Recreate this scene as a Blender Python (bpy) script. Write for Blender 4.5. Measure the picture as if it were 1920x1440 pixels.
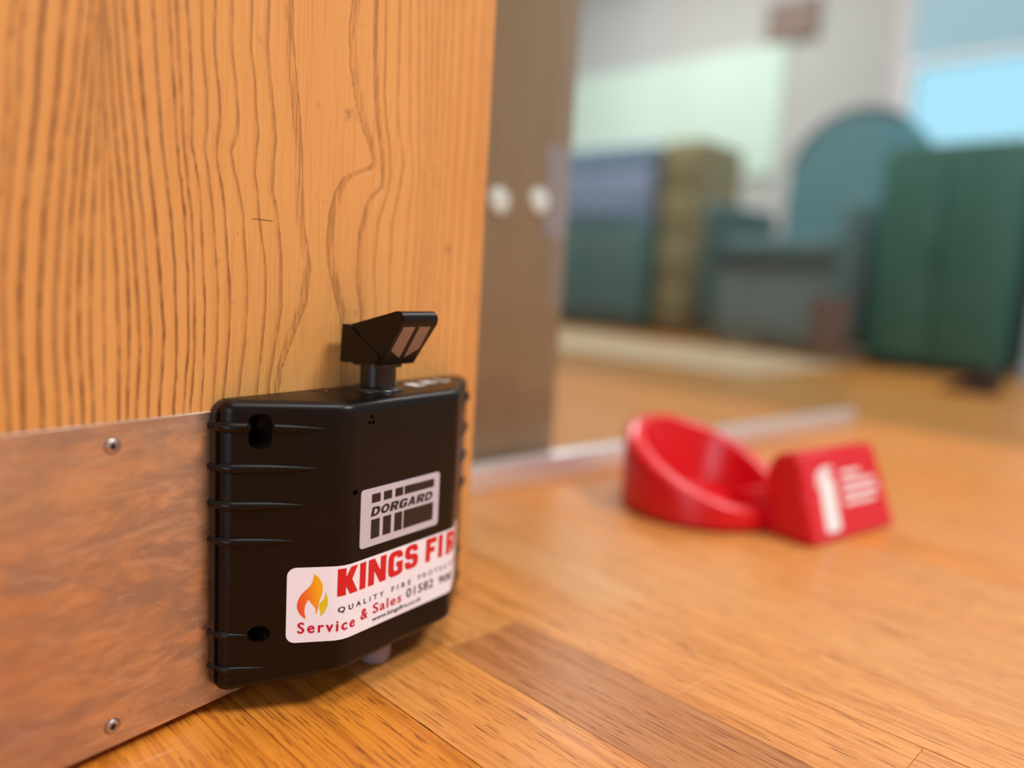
import bpy, bmesh, math, random
import numpy as np
from mathutils import Vector, Matrix

random.seed(7)
for o in list(bpy.data.objects):
    bpy.data.objects.remove(o)
S = bpy.context.scene
COL = S.collection
PI = math.pi

# ------------------------------------------------------------------ camera
H = 0.2263                                   # camera height above the floor
cam = bpy.data.cameras.new('camera')
camo = bpy.data.objects.new('camera', cam)
COL.objects.link(camo)
camo.matrix_world = Matrix(((0.58534, 0.07455, -0.80736, 0.0),
                            (-0.80857, 0.12710, -0.57448, 0.0),
                            (0.05979, 0.98908, 0.13463, H),
                            (0, 0, 0, 1)))
cam.sensor_width = 36.0
cam.lens = 27.0
cam.clip_start = 0.01
cam.dof.use_dof = True
cam.dof.focus_distance = 0.388
cam.dof.aperture_fstop = 1.8
S.camera = camo

# ------------------------------------------------------------------ world and lights
w = bpy.data.worlds.new('world'); S.world = w
w.use_nodes = True
bg = w.node_tree.nodes['Background']
bg.inputs[0].default_value = (0.42, 0.78, 1.0, 1)
bg.inputs[1].default_value = 1.0

def area(name, loc, rot, sx, sy, power, color):
    l = bpy.data.lights.new(name, 'AREA')
    l.shape = 'RECTANGLE'; l.size = sx; l.size_y = sy; l.energy = power; l.color = color
    o = bpy.data.objects.new(name, l); COL.objects.link(o)
    o.location = loc; o.rotation_euler = rot
    return o
area('ceiling_lamp', (1.0, -1.5, 2.5), (0, 0, -0.16), 0.9, 0.5, 64, (0.95, 0.98, 1.0))
area('ceiling_lamp', (3.0, 0.0, 2.5), (0, 0, -0.16), 1.2, 0.6, 36, (0.97, 0.99, 1.0))
area('ceiling_lamp', (3.0, 2.2, 2.5), (0, 0, -0.16), 1.2, 0.6, 68, (0.94, 0.98, 1.0))
area('ceiling_lamp', (-0.1, -0.35, 2.5), (0, 0, -0.16), 0.9, 0.5, 20, (0.97, 0.99, 1.0))
area('cool_glint_light', (-2.99, -0.42, 0.90), (0, math.radians(-90), math.radians(-9.2)), 1.5, 1.3, 27, (0.60, 0.80, 1.0))  # unseen cool area light, added for the bluish glint on the housing corner

vs = S.view_settings
vs.view_transform = 'Standard'
vs.look = 'None'
vs.gamma = 1.0
vs.exposure = 0.28
vs.use_curve_mapping = False

# ------------------------------------------------------------------ helpers
def tag(o, label=None, cat=None, group=None, kind=None):
    if label: o['label'] = label
    if cat: o['category'] = cat
    if group: o['group'] = group
    if kind: o['kind'] = kind
    return o

def empty(name, loc, label, cat, group=None):
    o = bpy.data.objects.new(name, None); COL.objects.link(o)
    o.location = loc; o.empty_display_size = 0.02
    return tag(o, label, cat, group)

def root_loc(p):
    v = Vector((0, 0, 0))
    while p is not None:
        v += p.location; p = p.parent
    return v

def link(name, me, mat=None, parent=None):
    """me has world coordinates; moved into the parent's frame"""
    o = bpy.data.objects.new(name, me); COL.objects.link(o)
    if mat is not None and len(me.materials) == 0: me.materials.append(mat)
    if parent is not None:
        v = root_loc(parent)
        me.transform(Matrix.Translation(-v)); o.parent = parent
    else:
        co = [u.co for u in me.vertices]
        v = Vector(((min(c.x for c in co) + max(c.x for c in co)) / 2,
                    (min(c.y for c in co) + max(c.y for c in co)) / 2, min(c.z for c in co)))
        me.transform(Matrix.Translation(-v)); o.location = v
    return o

def mesh(name, verts, faces, mat=None, parent=None, smooth=False, angle=40):
    me = bpy.data.meshes.new(name)
    me.from_pydata([tuple(v) for v in verts], [], faces)
    bm = bmesh.new(); bm.from_mesh(me)
    bmesh.ops.recalc_face_normals(bm, faces=bm.faces)
    bm.to_mesh(me); bm.free()
    if smooth:
        me.polygons.foreach_set('use_smooth', [True] * len(me.polygons))
        me.set_sharp_from_angle(angle=math.radians(angle))
    return link(name, me, mat, parent)

def bm_obj(name, bm, mat, parent=None, smooth=True, angle=40):
    bmesh.ops.recalc_face_normals(bm, faces=bm.faces)
    me = bpy.data.meshes.new(name); bm.to_mesh(me); bm.free()
    if smooth:
        me.polygons.foreach_set('use_smooth', [True] * len(me.polygons))
        me.set_sharp_from_angle(angle=math.radians(angle))
    return link(name, me, mat, parent)

def bevel_all(bm, r, seg=2):
    if r > 0:
        bmesh.ops.bevel(bm, geom=list(bm.edges), offset=r, segments=seg, affect='EDGES', profile=0.5)

def box_bm(c, s, rot=0.0, r=0.0, seg=2):
    bm = bmesh.new()
    bmesh.ops.create_cube(bm, size=1.0)
    for v in bm.verts: v.co = Vector((v.co.x * s[0], v.co.y * s[1], v.co.z * s[2]))
    bevel_all(bm, r, seg)
    bmesh.ops.transform(bm, matrix=Matrix.Translation(Vector(c)) @ Matrix.Rotation(rot, 4, 'Z'), verts=bm.verts)
    return bm

def box(name, c, s, mat, parent=None, rot=0.0, r=0.0, seg=2):
    return bm_obj(name, box_bm(c, s, rot, r, seg), mat, parent, smooth=r > 0)

def prism_bm(poly, a, b, n0, n1):
    """poly: 2D points mapped by f(u,v)->Vector for both ends n0/n1 offsets along axis"""
    bm = bmesh.new()
    A = [bm.verts.new(a(p[0], p[1], n0)) for p in poly]
    B = [bm.verts.new(a(p[0], p[1], n1)) for p in poly]
    bm.faces.new(A); bm.faces.new(list(reversed(B)))
    k = len(poly)
    for i in range(k):
        j = (i + 1) % k
        bm.faces.new((A[i], B[i], B[j], A[j]))
    return bm

def cyl_bm(c0, c1, r0, r1=None, n=24, bev=0.0):
    if r1 is None: r1 = r0
    c0 = Vector(c0); c1 = Vector(c1); d = (c1 - c0).normalized()
    x = d.orthogonal().normalized(); y = d.cross(x)
    bm = bmesh.new()
    rings = [(c0, r0), (c1, r1)]
    if bev > 0:
        rings = [(c0, r0)]
        for k in range(4):
            t = k / 3 * PI / 2
            rings.append((c1 - d * bev * (1 - math.sin(t)), r1 - bev * (1 - math.cos(t))))
    R = [[bm.verts.new(c + x * (r * math.cos(2 * PI * i / n)) + y * (r * math.sin(2 * PI * i / n))) for i in range(n)] for c, r in rings]
    for a, b in zip(R[:-1], R[1:]):
        for i in range(n):
            j = (i + 1) % n; bm.faces.new((a[i], a[j], b[j], b[i]))
    bm.faces.new(R[0]); bm.faces.new(R[-1])
    return bm

def rounded_rect(x0, x1, y0, y1, r, n=5):
    P = []
    for cx, cy, a0 in ((x1 - r, y1 - r, 0), (x0 + r, y1 - r, 90), (x0 + r, y0 + r, 180), (x1 - r, y0 + r, 270)):
        for k in range(n + 1):
            a = math.radians(a0 + 90 * k / n)
            P.append((cx + r * math.cos(a), cy + r * math.sin(a)))
    return P

# ------------------------------------------------------------------ node helpers
class N:
    def __init__(self, name):
        self.m = bpy.data.materials.new(name); self.m.use_nodes = True
        self.t = self.m.node_tree; self.b = self.t.nodes['Principled BSDF']
    def node(self, typ, **kw):
        n = self.t.nodes.new(typ)
        for k, v in kw.items(): setattr(n, k, v)
        return n
    def lk(self, a, b): self.t.links.new(a, b)
    def put(self, sock, v):
        if hasattr(v, 'is_linked') or isinstance(v, bpy.types.NodeSocket): self.lk(v, sock)
        else: sock.default_value = v
    def math(self, op, a, b=None, c=None, clamp=False):
        n = self.node('ShaderNodeMath', operation=op, use_clamp=clamp)
        self.put(n.inputs[0], a)
        if b is not None: self.put(n.inputs[1], b)
        if c is not None: self.put(n.inputs[2], c)
        return n.outputs[0]
    def step(self, x, lo, hi, a=0.0, b=1.0):
        n = self.node('ShaderNodeMapRange', interpolation_type='SMOOTHSTEP')
        self.put(n.inputs['Value'], x); self.put(n.inputs['From Min'], lo); self.put(n.inputs['From Max'], hi)
        n.inputs['To Min'].default_value = a; n.inputs['To Max'].default_value = b
        return n.outputs[0]
    def mix(self, f, a, b, mode='MIX'):
        n = self.node('ShaderNodeMix', data_type='RGBA', blend_type=mode)
        self.put(n.inputs[0], f)
        for s, v in ((n.inputs[6], a), (n.inputs[7], b)):
            if isinstance(v, tuple) and len(v) == 3: v = (*v, 1)
            self.put(s, v)
        return n.outputs[2]
    def coord(self, which='Object'):
        return self.node('ShaderNodeTexCoord').outputs[which]
    def pos(self):
        return self.node('ShaderNodeNewGeometry').outputs['Position']
    def mapv(self, v, scale=(1, 1, 1), rot=(0, 0, 0), loc=(0, 0, 0)):
        n = self.node('ShaderNodeMapping')
        self.lk(v, n.inputs['Vector'])
        n.inputs['Scale'].default_value = scale; n.inputs['Rotation'].default_value = rot; n.inputs['Location'].default_value = loc
        return n.outputs[0]
    def noise(self, v, scale=5, detail=3, rough=0.5, dist=0.0):
        n = self.node('ShaderNodeTexNoise')
        self.lk(v, n.inputs['Vector'])
        n.inputs['Scale'].default_value = scale; n.inputs['Detail'].default_value = detail
        n.inputs['Roughness'].default_value = rough; n.inputs['Distortion'].default_value = dist
        return n.outputs['Fac']
    def bump(self, h, strength=0.2, dist=0.001):
        n = self.node('ShaderNodeBump')
        n.inputs['Strength'].default_value = strength; n.inputs['Distance'].default_value = dist
        self.lk(h, n.inputs['Height']); self.lk(n.outputs[0], self.b.inputs['Normal'])
    def set(self, **kw):
        names = dict(col='Base Color', rough='Roughness', metal='Metallic', spec='Specular IOR Level', coat='Coat Weight', crough='Coat Roughness', aniso='Anisotropic', sheen='Sheen Weight')
        for k, v in kw.items():
            s = self.b.inputs[names[k]]
            if isinstance(v, tuple) and len(v) == 3: v = (*v, 1)
            self.put(s, v)
        return self

def lin(r, g, b):
    f = lambda c: ((c / 255) / 12.92) if c <= 10 else (((c / 255) + 0.055) / 1.055) ** 2.4
    return (f(r), f(g), f(b))

def plain(name, col, rough=0.5, metal=0.0, var=0.06, scale=40, bump=0.0, **kw):
    n = N(name)
    v = n.coord('Object')
    f = n.noise(v, scale, 4)
    a = tuple(c * (1 - var) for c in col); b = tuple(min(1, c * (1 + var)) for c in col)
    n.set(col=n.mix(f, a, b), rough=n.step(f, 0.0, 1.0, rough * 0.92, min(1, rough * 1.08)), metal=metal, **kw)
    if bump: n.bump(n.noise(v, scale * 12, 3), bump, 0.0004)
    return n.m

# ------------------------------------------------------------------ materials
def m_door():
    n = N('door_oak')
    at = lambda s: n.node('ShaderNodeAttribute', attribute_name=s).outputs['Fac']
    ring, spc, lw = at('ring'), at('spacing'), at('linewidth')
    P = n.pos()
    idx = n.math('FLOOR', n.math('ADD', ring, 0.5))
    sd = n.math('MULTIPLY', n.math('SUBTRACT', ring, idx), spc)      # mm from the growth ring
    wob = n.math('MULTIPLY', n.math('SUBTRACT', n.noise(n.mapv(P, (900, 900, 130)), 1, 2), 0.5), 0.9)
    sd = n.math('MULTIPLY', sd, n.math('SIGN', lw)); lw = n.math('ABSOLUTE', lw)
    sd = n.math('ADD', sd, wob)
    wn = n.node('ShaderNodeTexWhiteNoise', noise_dimensions='1D'); n.lk(idx, wn.inputs['W'])
    rnd = wn.outputs['Value']
    edge = n.math('SUBTRACT', 1.0, n.step(sd, 0.05, 0.4))
    body = n.step(sd, n.math('MULTIPLY', lw, -1.0), n.math('MULTIPLY', lw, -0.1))
    wide = n.step(lw, 2.9, 3.3)
    bodyw = n.step(sd, n.math('MULTIPLY', lw, -1.0), n.math('MULTIPLY', lw, -0.75))
    body = n.math('ADD', n.math('MULTIPLY', body, n.math('SUBTRACT', 1.0, wide)), n.math('MULTIPLY', bodyw, wide))
    line = n.math('MULTIPLY', edge, body)
    dash = n.step(n.noise(n.mapv(P, (420, 420, 75)), 1, 4, 0.65), 0.34, 0.56, 0.30, 1.0)
    fib = n.step(n.noise(n.mapv(P, (1300, 1300, 55)), 1, 3, 0.6), 0.46, 0.62, 0.06, 1.0)
    fib = n.math('MAXIMUM', fib, n.step(sd, -0.9, -0.2, 0.0, 0.95))
    line = n.math('MULTIPLY', line, n.math('ADD', n.math('MULTIPLY', dash, n.math('SUBTRACT', 1.0, wide)), n.math('MULTIPLY', fib, wide)))
    line = n.math('MULTIPLY', line, n.math('ADD', n.math('MULTIPLY', rnd, 0.35), 0.65))
    line = n.math('MULTIPLY', line, n.step(idx, 13.0, 23.0, 1.0, 0.58))
    # soft early wood halo beside the line
    halo = n.math('MULTIPLY', n.step(sd, n.math('SUBTRACT', n.math('MULTIPLY', lw, -1.6), 1.0), 0.0), edge)
    big = n.noise(n.mapv(P, (14, 14, 6)), 1, 3)
    fine = n.noise(n.mapv(P, (700, 700, 22)), 1, 4, 0.6)
    base = n.mix(big, lin(217, 151, 78), lin(234, 171, 102))
    base = n.mix(n.step(fine, 0.45, 0.75, 0, 0.35), base, lin(196, 116, 54))
    base = n.mix(n.math('MULTIPLY', halo, 0.13), base, lin(190, 108, 46))
    col = n.mix(n.math('MULTIPLY', line, 0.97), base, lin(98, 48, 16))
    # handling marks: dark smudges and a short scratch
    sm = n.noise(n.mapv(P, (60, 60, 60), loc=(3, 1, 7)), 1, 6, 0.72)
    col = n.mix(n.step(sm, 0.62, 0.74, 0, 0.5), col, lin(150, 92, 62))
    sp = n.noise(n.mapv(P, (330, 330, 260)), 1, 2)
    col = n.mix(n.step(sp, 0.77, 0.80, 0, 0.75), col, lin(95, 52, 28))
    sx = n.node('ShaderNodeSeparateXYZ'); n.lk(P, sx.inputs[0])
    inx = n.math('MULTIPLY', n.step(sx.outputs[0], 0.2335, 0.2352), n.math('SUBTRACT', 1.0, n.step(sx.outputs[0], 0.2452, 0.2475)))
    zz = n.math('SUBTRACT', sx.outputs[2], n.math('ADD', 0.2480, n.math('MULTIPLY', n.math('SUBTRACT', sx.outputs[0], 0.2400), 0.0)))
    inz = n.math('SUBTRACT', 1.0, n.step(n.math('ABSOLUTE', zz), 0.00012, 0.0004))
    col = n.mix(n.math('MULTIPLY', n.math('MULTIPLY', inx, inz), 0.8), col, lin(70, 40, 28))
    hgt = n.math('ADD', n.math('MULTIPLY', line, -1.0), n.math('MULTIPLY', n.math('MULTIPLY', halo, n.math('SUBTRACT', 1.0, line)), -0.4))
    n.set(col=col, rough=n.step(big, 0, 1, 0.34, 0.46), spec=0.35)
    n.bump(hgt, 0.7, 0.0009)
    return n.m

def m_plain_wood(name, c0, c1, c2, rough=0.4, vert=True):
    n = N(name)
    P = n.pos()
    g = n.noise(n.mapv(P, (180, 180, 6) if vert else (6, 180, 180)), 1, 4, 0.6)
    big = n.noise(n.mapv(P, (9, 9, 3)), 1, 2)
    col = n.mix(big, c0, c1)
    col = n.mix(n.step(g, 0.5, 0.75, 0, 0.6), col, c2)
    n.set(col=col, rough=rough)
    return n.m

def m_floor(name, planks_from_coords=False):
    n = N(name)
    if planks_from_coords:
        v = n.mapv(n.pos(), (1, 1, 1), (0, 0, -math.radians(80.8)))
        sx = n.node('ShaderNodeSeparateXYZ'); n.lk(v, sx.inputs[0])
        row = n.math('FLOOR', n.math('DIVIDE', sx.outputs[1], 0.062))
        wn = n.node('ShaderNodeTexWhiteNoise', noise_dimensions='1D'); n.lk(row, wn.inputs['W'])
        seg = n.math('FLOOR', n.math('ADD', n.math('DIVIDE', sx.outputs[0], 0.42), n.math('MULTIPLY', wn.outputs[0], 7.0)))
        cb = n.node('ShaderNodeCombineXYZ'); n.lk(row, cb.inputs[0]); n.lk(seg, cb.inputs[1])
        w2 = n.node('ShaderNodeTexWhiteNoise', noise_dimensions='2D'); n.lk(cb.outputs[0], w2.inputs['Vector'])
        tone = w2.outputs['Value']
        off = tone
    else:
        v = n.coord('Object')
        tone = n.node('ShaderNodeAttribute', attribute_name='tone', attribute_type='OBJECT').outputs['Fac']
        off = n.node('ShaderNodeObjectInfo').outputs['Random']
    cb = n.node('ShaderNodeCombineXYZ')
    n.lk(n.math('MULTIPLY', off, 37.0), cb.inputs[2]); n.lk(n.math('MULTIPLY', off, 11.0), cb.inputs[0]); n.lk(n.math('MULTIPLY', off, 5.0), cb.inputs[1])
    va = n.node('ShaderNodeVectorMath', operation='ADD'); n.lk(v, va.inputs[0]); n.lk(cb.outputs[0], va.inputs[1])
    V = va.outputs[0]
    g1 = n.noise(n.mapv(V, (9, 330, 1)), 1, 5, 0.62, 0.6)        # grain streaks
    g2 = n.noise(n.mapv(V, (4, 60, 1)), 1, 3, 0.55, 1.2)         # broad figure
    po = n.noise(n.mapv(V, (48, 720, 1)), 1, 2, 0.5)            # open pores
    base = n.mix(tone, lin(214, 128, 31), lin(204, 148, 92))
    dark = n.mix(tone, lin(174, 94, 20), lin(188, 122, 64))
    lite = n.mix(tone, lin(224, 146, 52), lin(220, 170, 112))
    col = n.mix(n.step(g1, 0.42, 0.62), base, dark)
    col = n.mix(n.step(g1, 0.38, 0.24, 0, 0.7), col, lite)
    col = n.mix(n.step(g2, 0.35, 0.75, 0, 0.45), col, base)
    pm = n.step(po, 0.60, 0.67)
    col = n.mix(n.math('MULTIPLY', pm, 0.70), col, lin(112, 56, 20))
    sp = n.noise(n.mapv(V, (120, 300, 1), loc=(4, 9, 2)), 1, 2)
    col = n.mix(n.step(sp, 0.78, 0.81, 0, 0.8), col, lin(66, 40, 28))
    sc = n.noise(n.mapv(V, (300, 12, 1), rot=(0, 0, 0.35)), 1, 2)
    col = n.mix(n.step(sc, 0.72, 0.78, 0, 0.25), col, lin(232, 180, 130))
    if not planks_from_coords:
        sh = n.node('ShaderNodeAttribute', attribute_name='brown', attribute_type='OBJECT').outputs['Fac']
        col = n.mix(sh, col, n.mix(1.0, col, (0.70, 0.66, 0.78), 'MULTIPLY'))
    if planks_from_coords: col = n.mix(1.0, col, (0.60, 0.66, 0.54), 'MULTIPLY')  # shading of the distant floor put into the board colour
    n.set(col=col, rough=n.step(g2, 0, 1, 0.30, 0.42), spec=0.4)
    n.bump(n.math('ADD', n.math('MULTIPLY', pm, -1.0), n.math('MULTIPLY', g1, 0.3)), 0.25, 0.0003)
    return n.m

def m_steel_plate():
    n = N('worn_steel')
    P = n.pos()
    a = n.noise(n.mapv(P, (26, 26, 60), rot=(0, 0.42, 0)), 1, 5, 0.62, 0.8)
    b = n.noise(n.mapv(P, (12, 12, 15)), 1, 4, 0.6)
    c = n.noise(n.mapv(P, (30, 30, 900), rot=(0, 0.5, 0)), 1, 3, 0.6)
    s = n.noise(n.mapv(P, (170, 170, 170)), 1, 2)
    d = n.noise(n.mapv(P, (34, 34, 120), rot=(0, 0.55, 0), loc=(2, 0, 1)), 1, 6, 0.68, 1.4)
    e = n.noise(n.mapv(P, (150, 150, 420), rot=(0, 0.62, 0)), 1, 3, 0.6)
    sx = n.node('ShaderNodeSeparateXYZ'); n.lk(P, sx.inputs[0])
    def scratch(x0, z0, x1, z1, w):
        k = (z1 - z0) / (x1 - x0)
        l = n.math('ADD', n.math('MULTIPLY', sx.outputs[0], k), z0 - k * x0)
        l = n.math('ADD', l, n.math('MULTIPLY', n.math('SUBTRACT', n.noise(n.mapv(P, (40, 40, 40)), 1, 2), 0.5), 0.0015))
        m = n.math('SUBTRACT', 1.0, n.step(n.math('ABSOLUTE', n.math('SUBTRACT', sx.outputs[2], l)), w * 0.3, w))
        m = n.math('MULTIPLY', m, n.step(sx.outputs[0], min(x0, x1) - 0.004, min(x0, x1) + 0.004))
        return n.math('MULTIPLY', m, n.math('SUBTRACT', 1.0, n.step(sx.outputs[0], max(x0, x1) - 0.004, max(x0, x1) + 0.004)))
    scr = n.math('MAXIMUM', scratch(0.118, 0.1064, 0.200, 0.0568, 0.0003), n.math('MULTIPLY', scratch(0.146, 0.1095, 0.176, 0.1330, 0.0005), 0.6))
    col = n.mix(n.step(a, 0.3, 0.72), (0.50, 0.395, 0.34), (0.80, 0.655, 0.57))
    col = n.mix(n.step(d, 0.52, 0.60, 0, 0.42), col, (0.88, 0.74, 0.65))
    col = n.mix(n.step(d, 0.46, 0.40, 0, 0.40), col, (0.47, 0.36, 0.30))
    col = n.mix(n.step(e, 0.58, 0.70, 0, 0.3), col, (0.90, 0.76, 0.66))
    col = n.mix(n.step(b, 0.42, 0.7, 0, 0.5), col, (0.56, 0.44, 0.38))
    col = n.mix(n.math('MULTIPLY', scr, 0.5), col, (0.33, 0.24, 0.20))
    col = n.mix(n.step(c, 0.62, 0.74, 0, 0.35), col, (0.55, 0.46, 0.40))
    col = n.mix(n.step(s, 0.79, 0.82, 0, 0.8), col, (0.08, 0.06, 0.05))
    n.set(col=col, metal=1.0, rough=n.step(a, 0.25, 0.75, 0.50, 0.24))
    n.bump(n.math('ADD', n.math('MULTIPLY', b, 0.7), n.math('MULTIPLY', c, 0.05)), 0.12, 0.001)
    return n.m

def m_black():
    n = N('black_plastic')
    v = n.coord('Object')
    f = n.noise(v, 2600, 2)
    d = n.noise(n.mapv(v, (420, 420, 420)), 1, 2)
    n.set(col=n.mix(n.step(d, 0.80, 0.83, 0, 0.5), (0.0050, 0.0028, 0.0018), (0.25, 0.23, 0.21)), rough=0.33, spec=0.25)
    n.bump(f, 0.22, 0.00012)
    return n.m

def m_flame():
    n = N('flame_print')
    sx = n.node('ShaderNodeSeparateXYZ'); n.lk(n.coord('Generated'), sx.inputs[0])
    t = n.math('ADD', n.math('MULTIPLY', sx.outputs[0], 0.75), n.math('MULTIPLY', sx.outputs[2], 0.3))
    r = n.node('ShaderNodeValToRGB'); n.lk(t, r.inputs[0])
    e = r.color_ramp.elements
    e[0].position = 0.05; e[0].color = (*lin(238, 70, 48), 1)
    e[1].position = 0.85; e[1].color = (*lin(252, 182, 22), 1)
    m = e.new(0.42); m.color = (*lin(248, 120, 40), 1)
    n.set(col=r.outputs[0], rough=0.4)
    return n.m

def m_glass():
    n = N('clear_glass')
    t = n.t
    out = t.nodes['Material Output']
    tr = n.node('ShaderNodeBsdfTransparent'); tr.inputs[0].default_value = (0.93, 0.955, 0.935, 1)
    gl = n.node('ShaderNodeBsdfGlossy'); gl.inputs['Roughness'].default_value = 0.02
    fr = n.node('ShaderNodeLayerWeight'); fr.inputs[0].default_value = 0.5
    sch = n.math('ADD', n.math('MULTIPLY', n.math('POWER', fr.outputs['Facing'], 5.0), 0.45), 0.028)
    nz = n.noise(n.coord('Object'), 3, 2)
    mx = n.node('ShaderNodeMixShader')
    n.lk(n.math('ADD', sch, n.math('MULTIPLY', nz, 0.01)), mx.inputs[0])
    n.lk(tr.outputs[0], mx.inputs[1]); n.lk(gl.outputs[0], mx.inputs[2])
    n.lk(mx.outputs[0], out.inputs[0])
    return n.m

M = {}
M['door'] = m_door()
M['edge'] = m_plain_wood('door_edge_wood', lin(190, 115, 58), lin(214, 138, 74), lin(150, 84, 38))
M['plank'] = m_floor('oak_strip')
M['floor'] = m_floor('oak_floor', True)
M['steel'] = m_steel_plate()
M['screw'] = plain('screw_steel', (0.60, 0.55, 0.53), 0.36, 1.0, scale=300)
M['dark'] = plain('dark_recess', (0.006, 0.005, 0.005), 0.7)
M['black'] = m_black()
M['black2'] = plain('black_gloss_plastic', (0.010, 0.008, 0.008), 0.25, var=0.1, scale=200)
M['labelplate'] = plain('satin_label', lin(202, 194, 206), 0.4, 0.0, scale=160)
M['ink'] = plain('black_ink', (0.012, 0.009, 0.008), 0.4, scale=300)
M['sticker'] = plain('white_vinyl', lin(248, 244, 254), 0.34, var=0.02, scale=60)
M['red_ink'] = plain('red_ink', lin(216, 26, 34), 0.36, var=0.03)
M['crim_ink'] = plain('crimson_ink', lin(204, 18, 52), 0.36, var=0.03)
M['flame'] = m_flame()
M['yellow_ink'] = plain('yellow_ink', lin(232, 204, 34), 0.4, var=0.08, scale=400)
M['grey_ink'] = plain('grey_stripe', lin(150, 132, 128), 0.4, scale=200)
M['white_ink'] = plain('white_print', lin(232, 232, 230), 0.5)
M['foot'] = plain('grey_rubber', lin(146, 134, 146), 0.45, var=0.05, scale=200)
M['led'] = plain('red_led', (0.35, 0.02, 0.03), 0.15)
M['red'] = plain('red_plastic', lin(212, 10, 24), 0.3, var=0.04, scale=30)
M['jamb'] = m_plain_wood('jamb_wood', lin(158, 130, 106), lin(170, 142, 116), lin(140, 110, 86), 0.3)
M['alu'] = plain('brushed_aluminium', (0.78, 0.74, 0.74), 0.35, 0.6, scale=80)
M['disc_white'] = plain('bright_white', lin(250, 248, 254), 0.25, 0.0)
M['glass'] = m_glass()

# ------------------------------------------------------------------ structure: floor
PA = math.radians(80.8)
PX = Vector((math.cos(PA), math.sin(PA), 0))          # along the strips
QX = Vector((math.sin(PA), -math.cos(PA), 0))         # across the strips
def PQ(p, q, z=0.0):
    return PX * p + QX * q + Vector((0, 0, z))

K0, K1 = -6, 20
QA, QB = 0.2335 + 0.062 * K0, 0.2335 + 0.062 * K1
PA0, PA1 = -0.66, 1.56
fv, ff = [], []
def quad(p0, p1, q0, q1, z):
    i = len(fv)
    fv.extend([PQ(p0, q0, z), PQ(p1, q0, z), PQ(p1, q1, z), PQ(p0, q1, z)])
    ff.append((i, i + 1, i + 2, i + 3))
quad(PA0, PA1, QA, QB, -0.006)
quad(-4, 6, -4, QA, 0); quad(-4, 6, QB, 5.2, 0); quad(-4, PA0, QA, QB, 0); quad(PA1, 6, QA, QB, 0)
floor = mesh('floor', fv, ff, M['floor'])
tag(floor, 'honey oak strip wood floor', None, None, 'structure')

def plank_mesh(length):
    bm = box_bm((length / 2, 0, -0.004), (length - 0.0002, 0.06192, 0.008))
    me = bpy.data.meshes.new('floor_plank')
    bmesh.ops.bevel(bm, geom=[e for e in bm.edges if all(v.co.z > -0.001 for v in e.verts)], offset=0.00010, segments=1, affect='EDGES')
    bmesh.ops.recalc_face_normals(bm, faces=bm.faces)
    bm.to_mesh(me); bm.free(); me.materials.append(M['plank'])
    return me
PL = 0.42
pm_full = plank_mesh(PL)
special_joint = {1: 0.3335, 2: 0.1003, 3: 0.3060, 0: 0.46, -1: 0.52, 4: 0.05}
special_tone = {(1, 0.3): 0.26, (1, 0.0): 0.26}
rr = random.Random(11)
froot = root_loc(floor)
for k in range(K0, K1):
    q = 0.2335 + 0.062 * (k + 0.5)
    j = special_joint.get(k, rr.uniform(0, PL))
    p = j - PL * math.ceil((j - PA0) / PL)
    while p < PA1:
        a, b = max(p, PA0), min(p + PL, PA1)
        if b - a > 0.03:
            me = pm_full if abs(b - a - PL) < 1e-6 else plank_mesh(b - a)
            o = bpy.data.objects.new('floor_plank', me); COL.objects.link(o)
            o.parent = floor
            o.location = PQ(a, q) - froot
            o.rotation_euler = (0, 0, PA)
            tone = rr.uniform(0.30, 0.75)
            mid = (a + b) / 2
            if k == 1: tone = 0.55 if mid < 0.33 else 0.62
            if k == 0: tone = 0.46
            if k == -1: tone = 0.12
            if k == 2: tone = 0.55 if 0.10 < mid else 0.62
            if k == 3: tone = 0.95 if 0.306 < mid < 0.75 else 0.60
            if k == 4: tone = 0.72
            if k >= 5: tone = rr.uniform(0.40, 0.70)
            if k >= 8: tone = rr.uniform(0.20, 0.48)
            if k <= -2: tone = 0.12
            o['tone'] = tone
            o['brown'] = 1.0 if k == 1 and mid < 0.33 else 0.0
            off = 0.0
            if k == 0 or k == 3: o.scale = (1, 0.9890, 1)
            if k == -1 or k == 2: o.scale = (1, 0.9895, 1)
        p += PL

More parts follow.
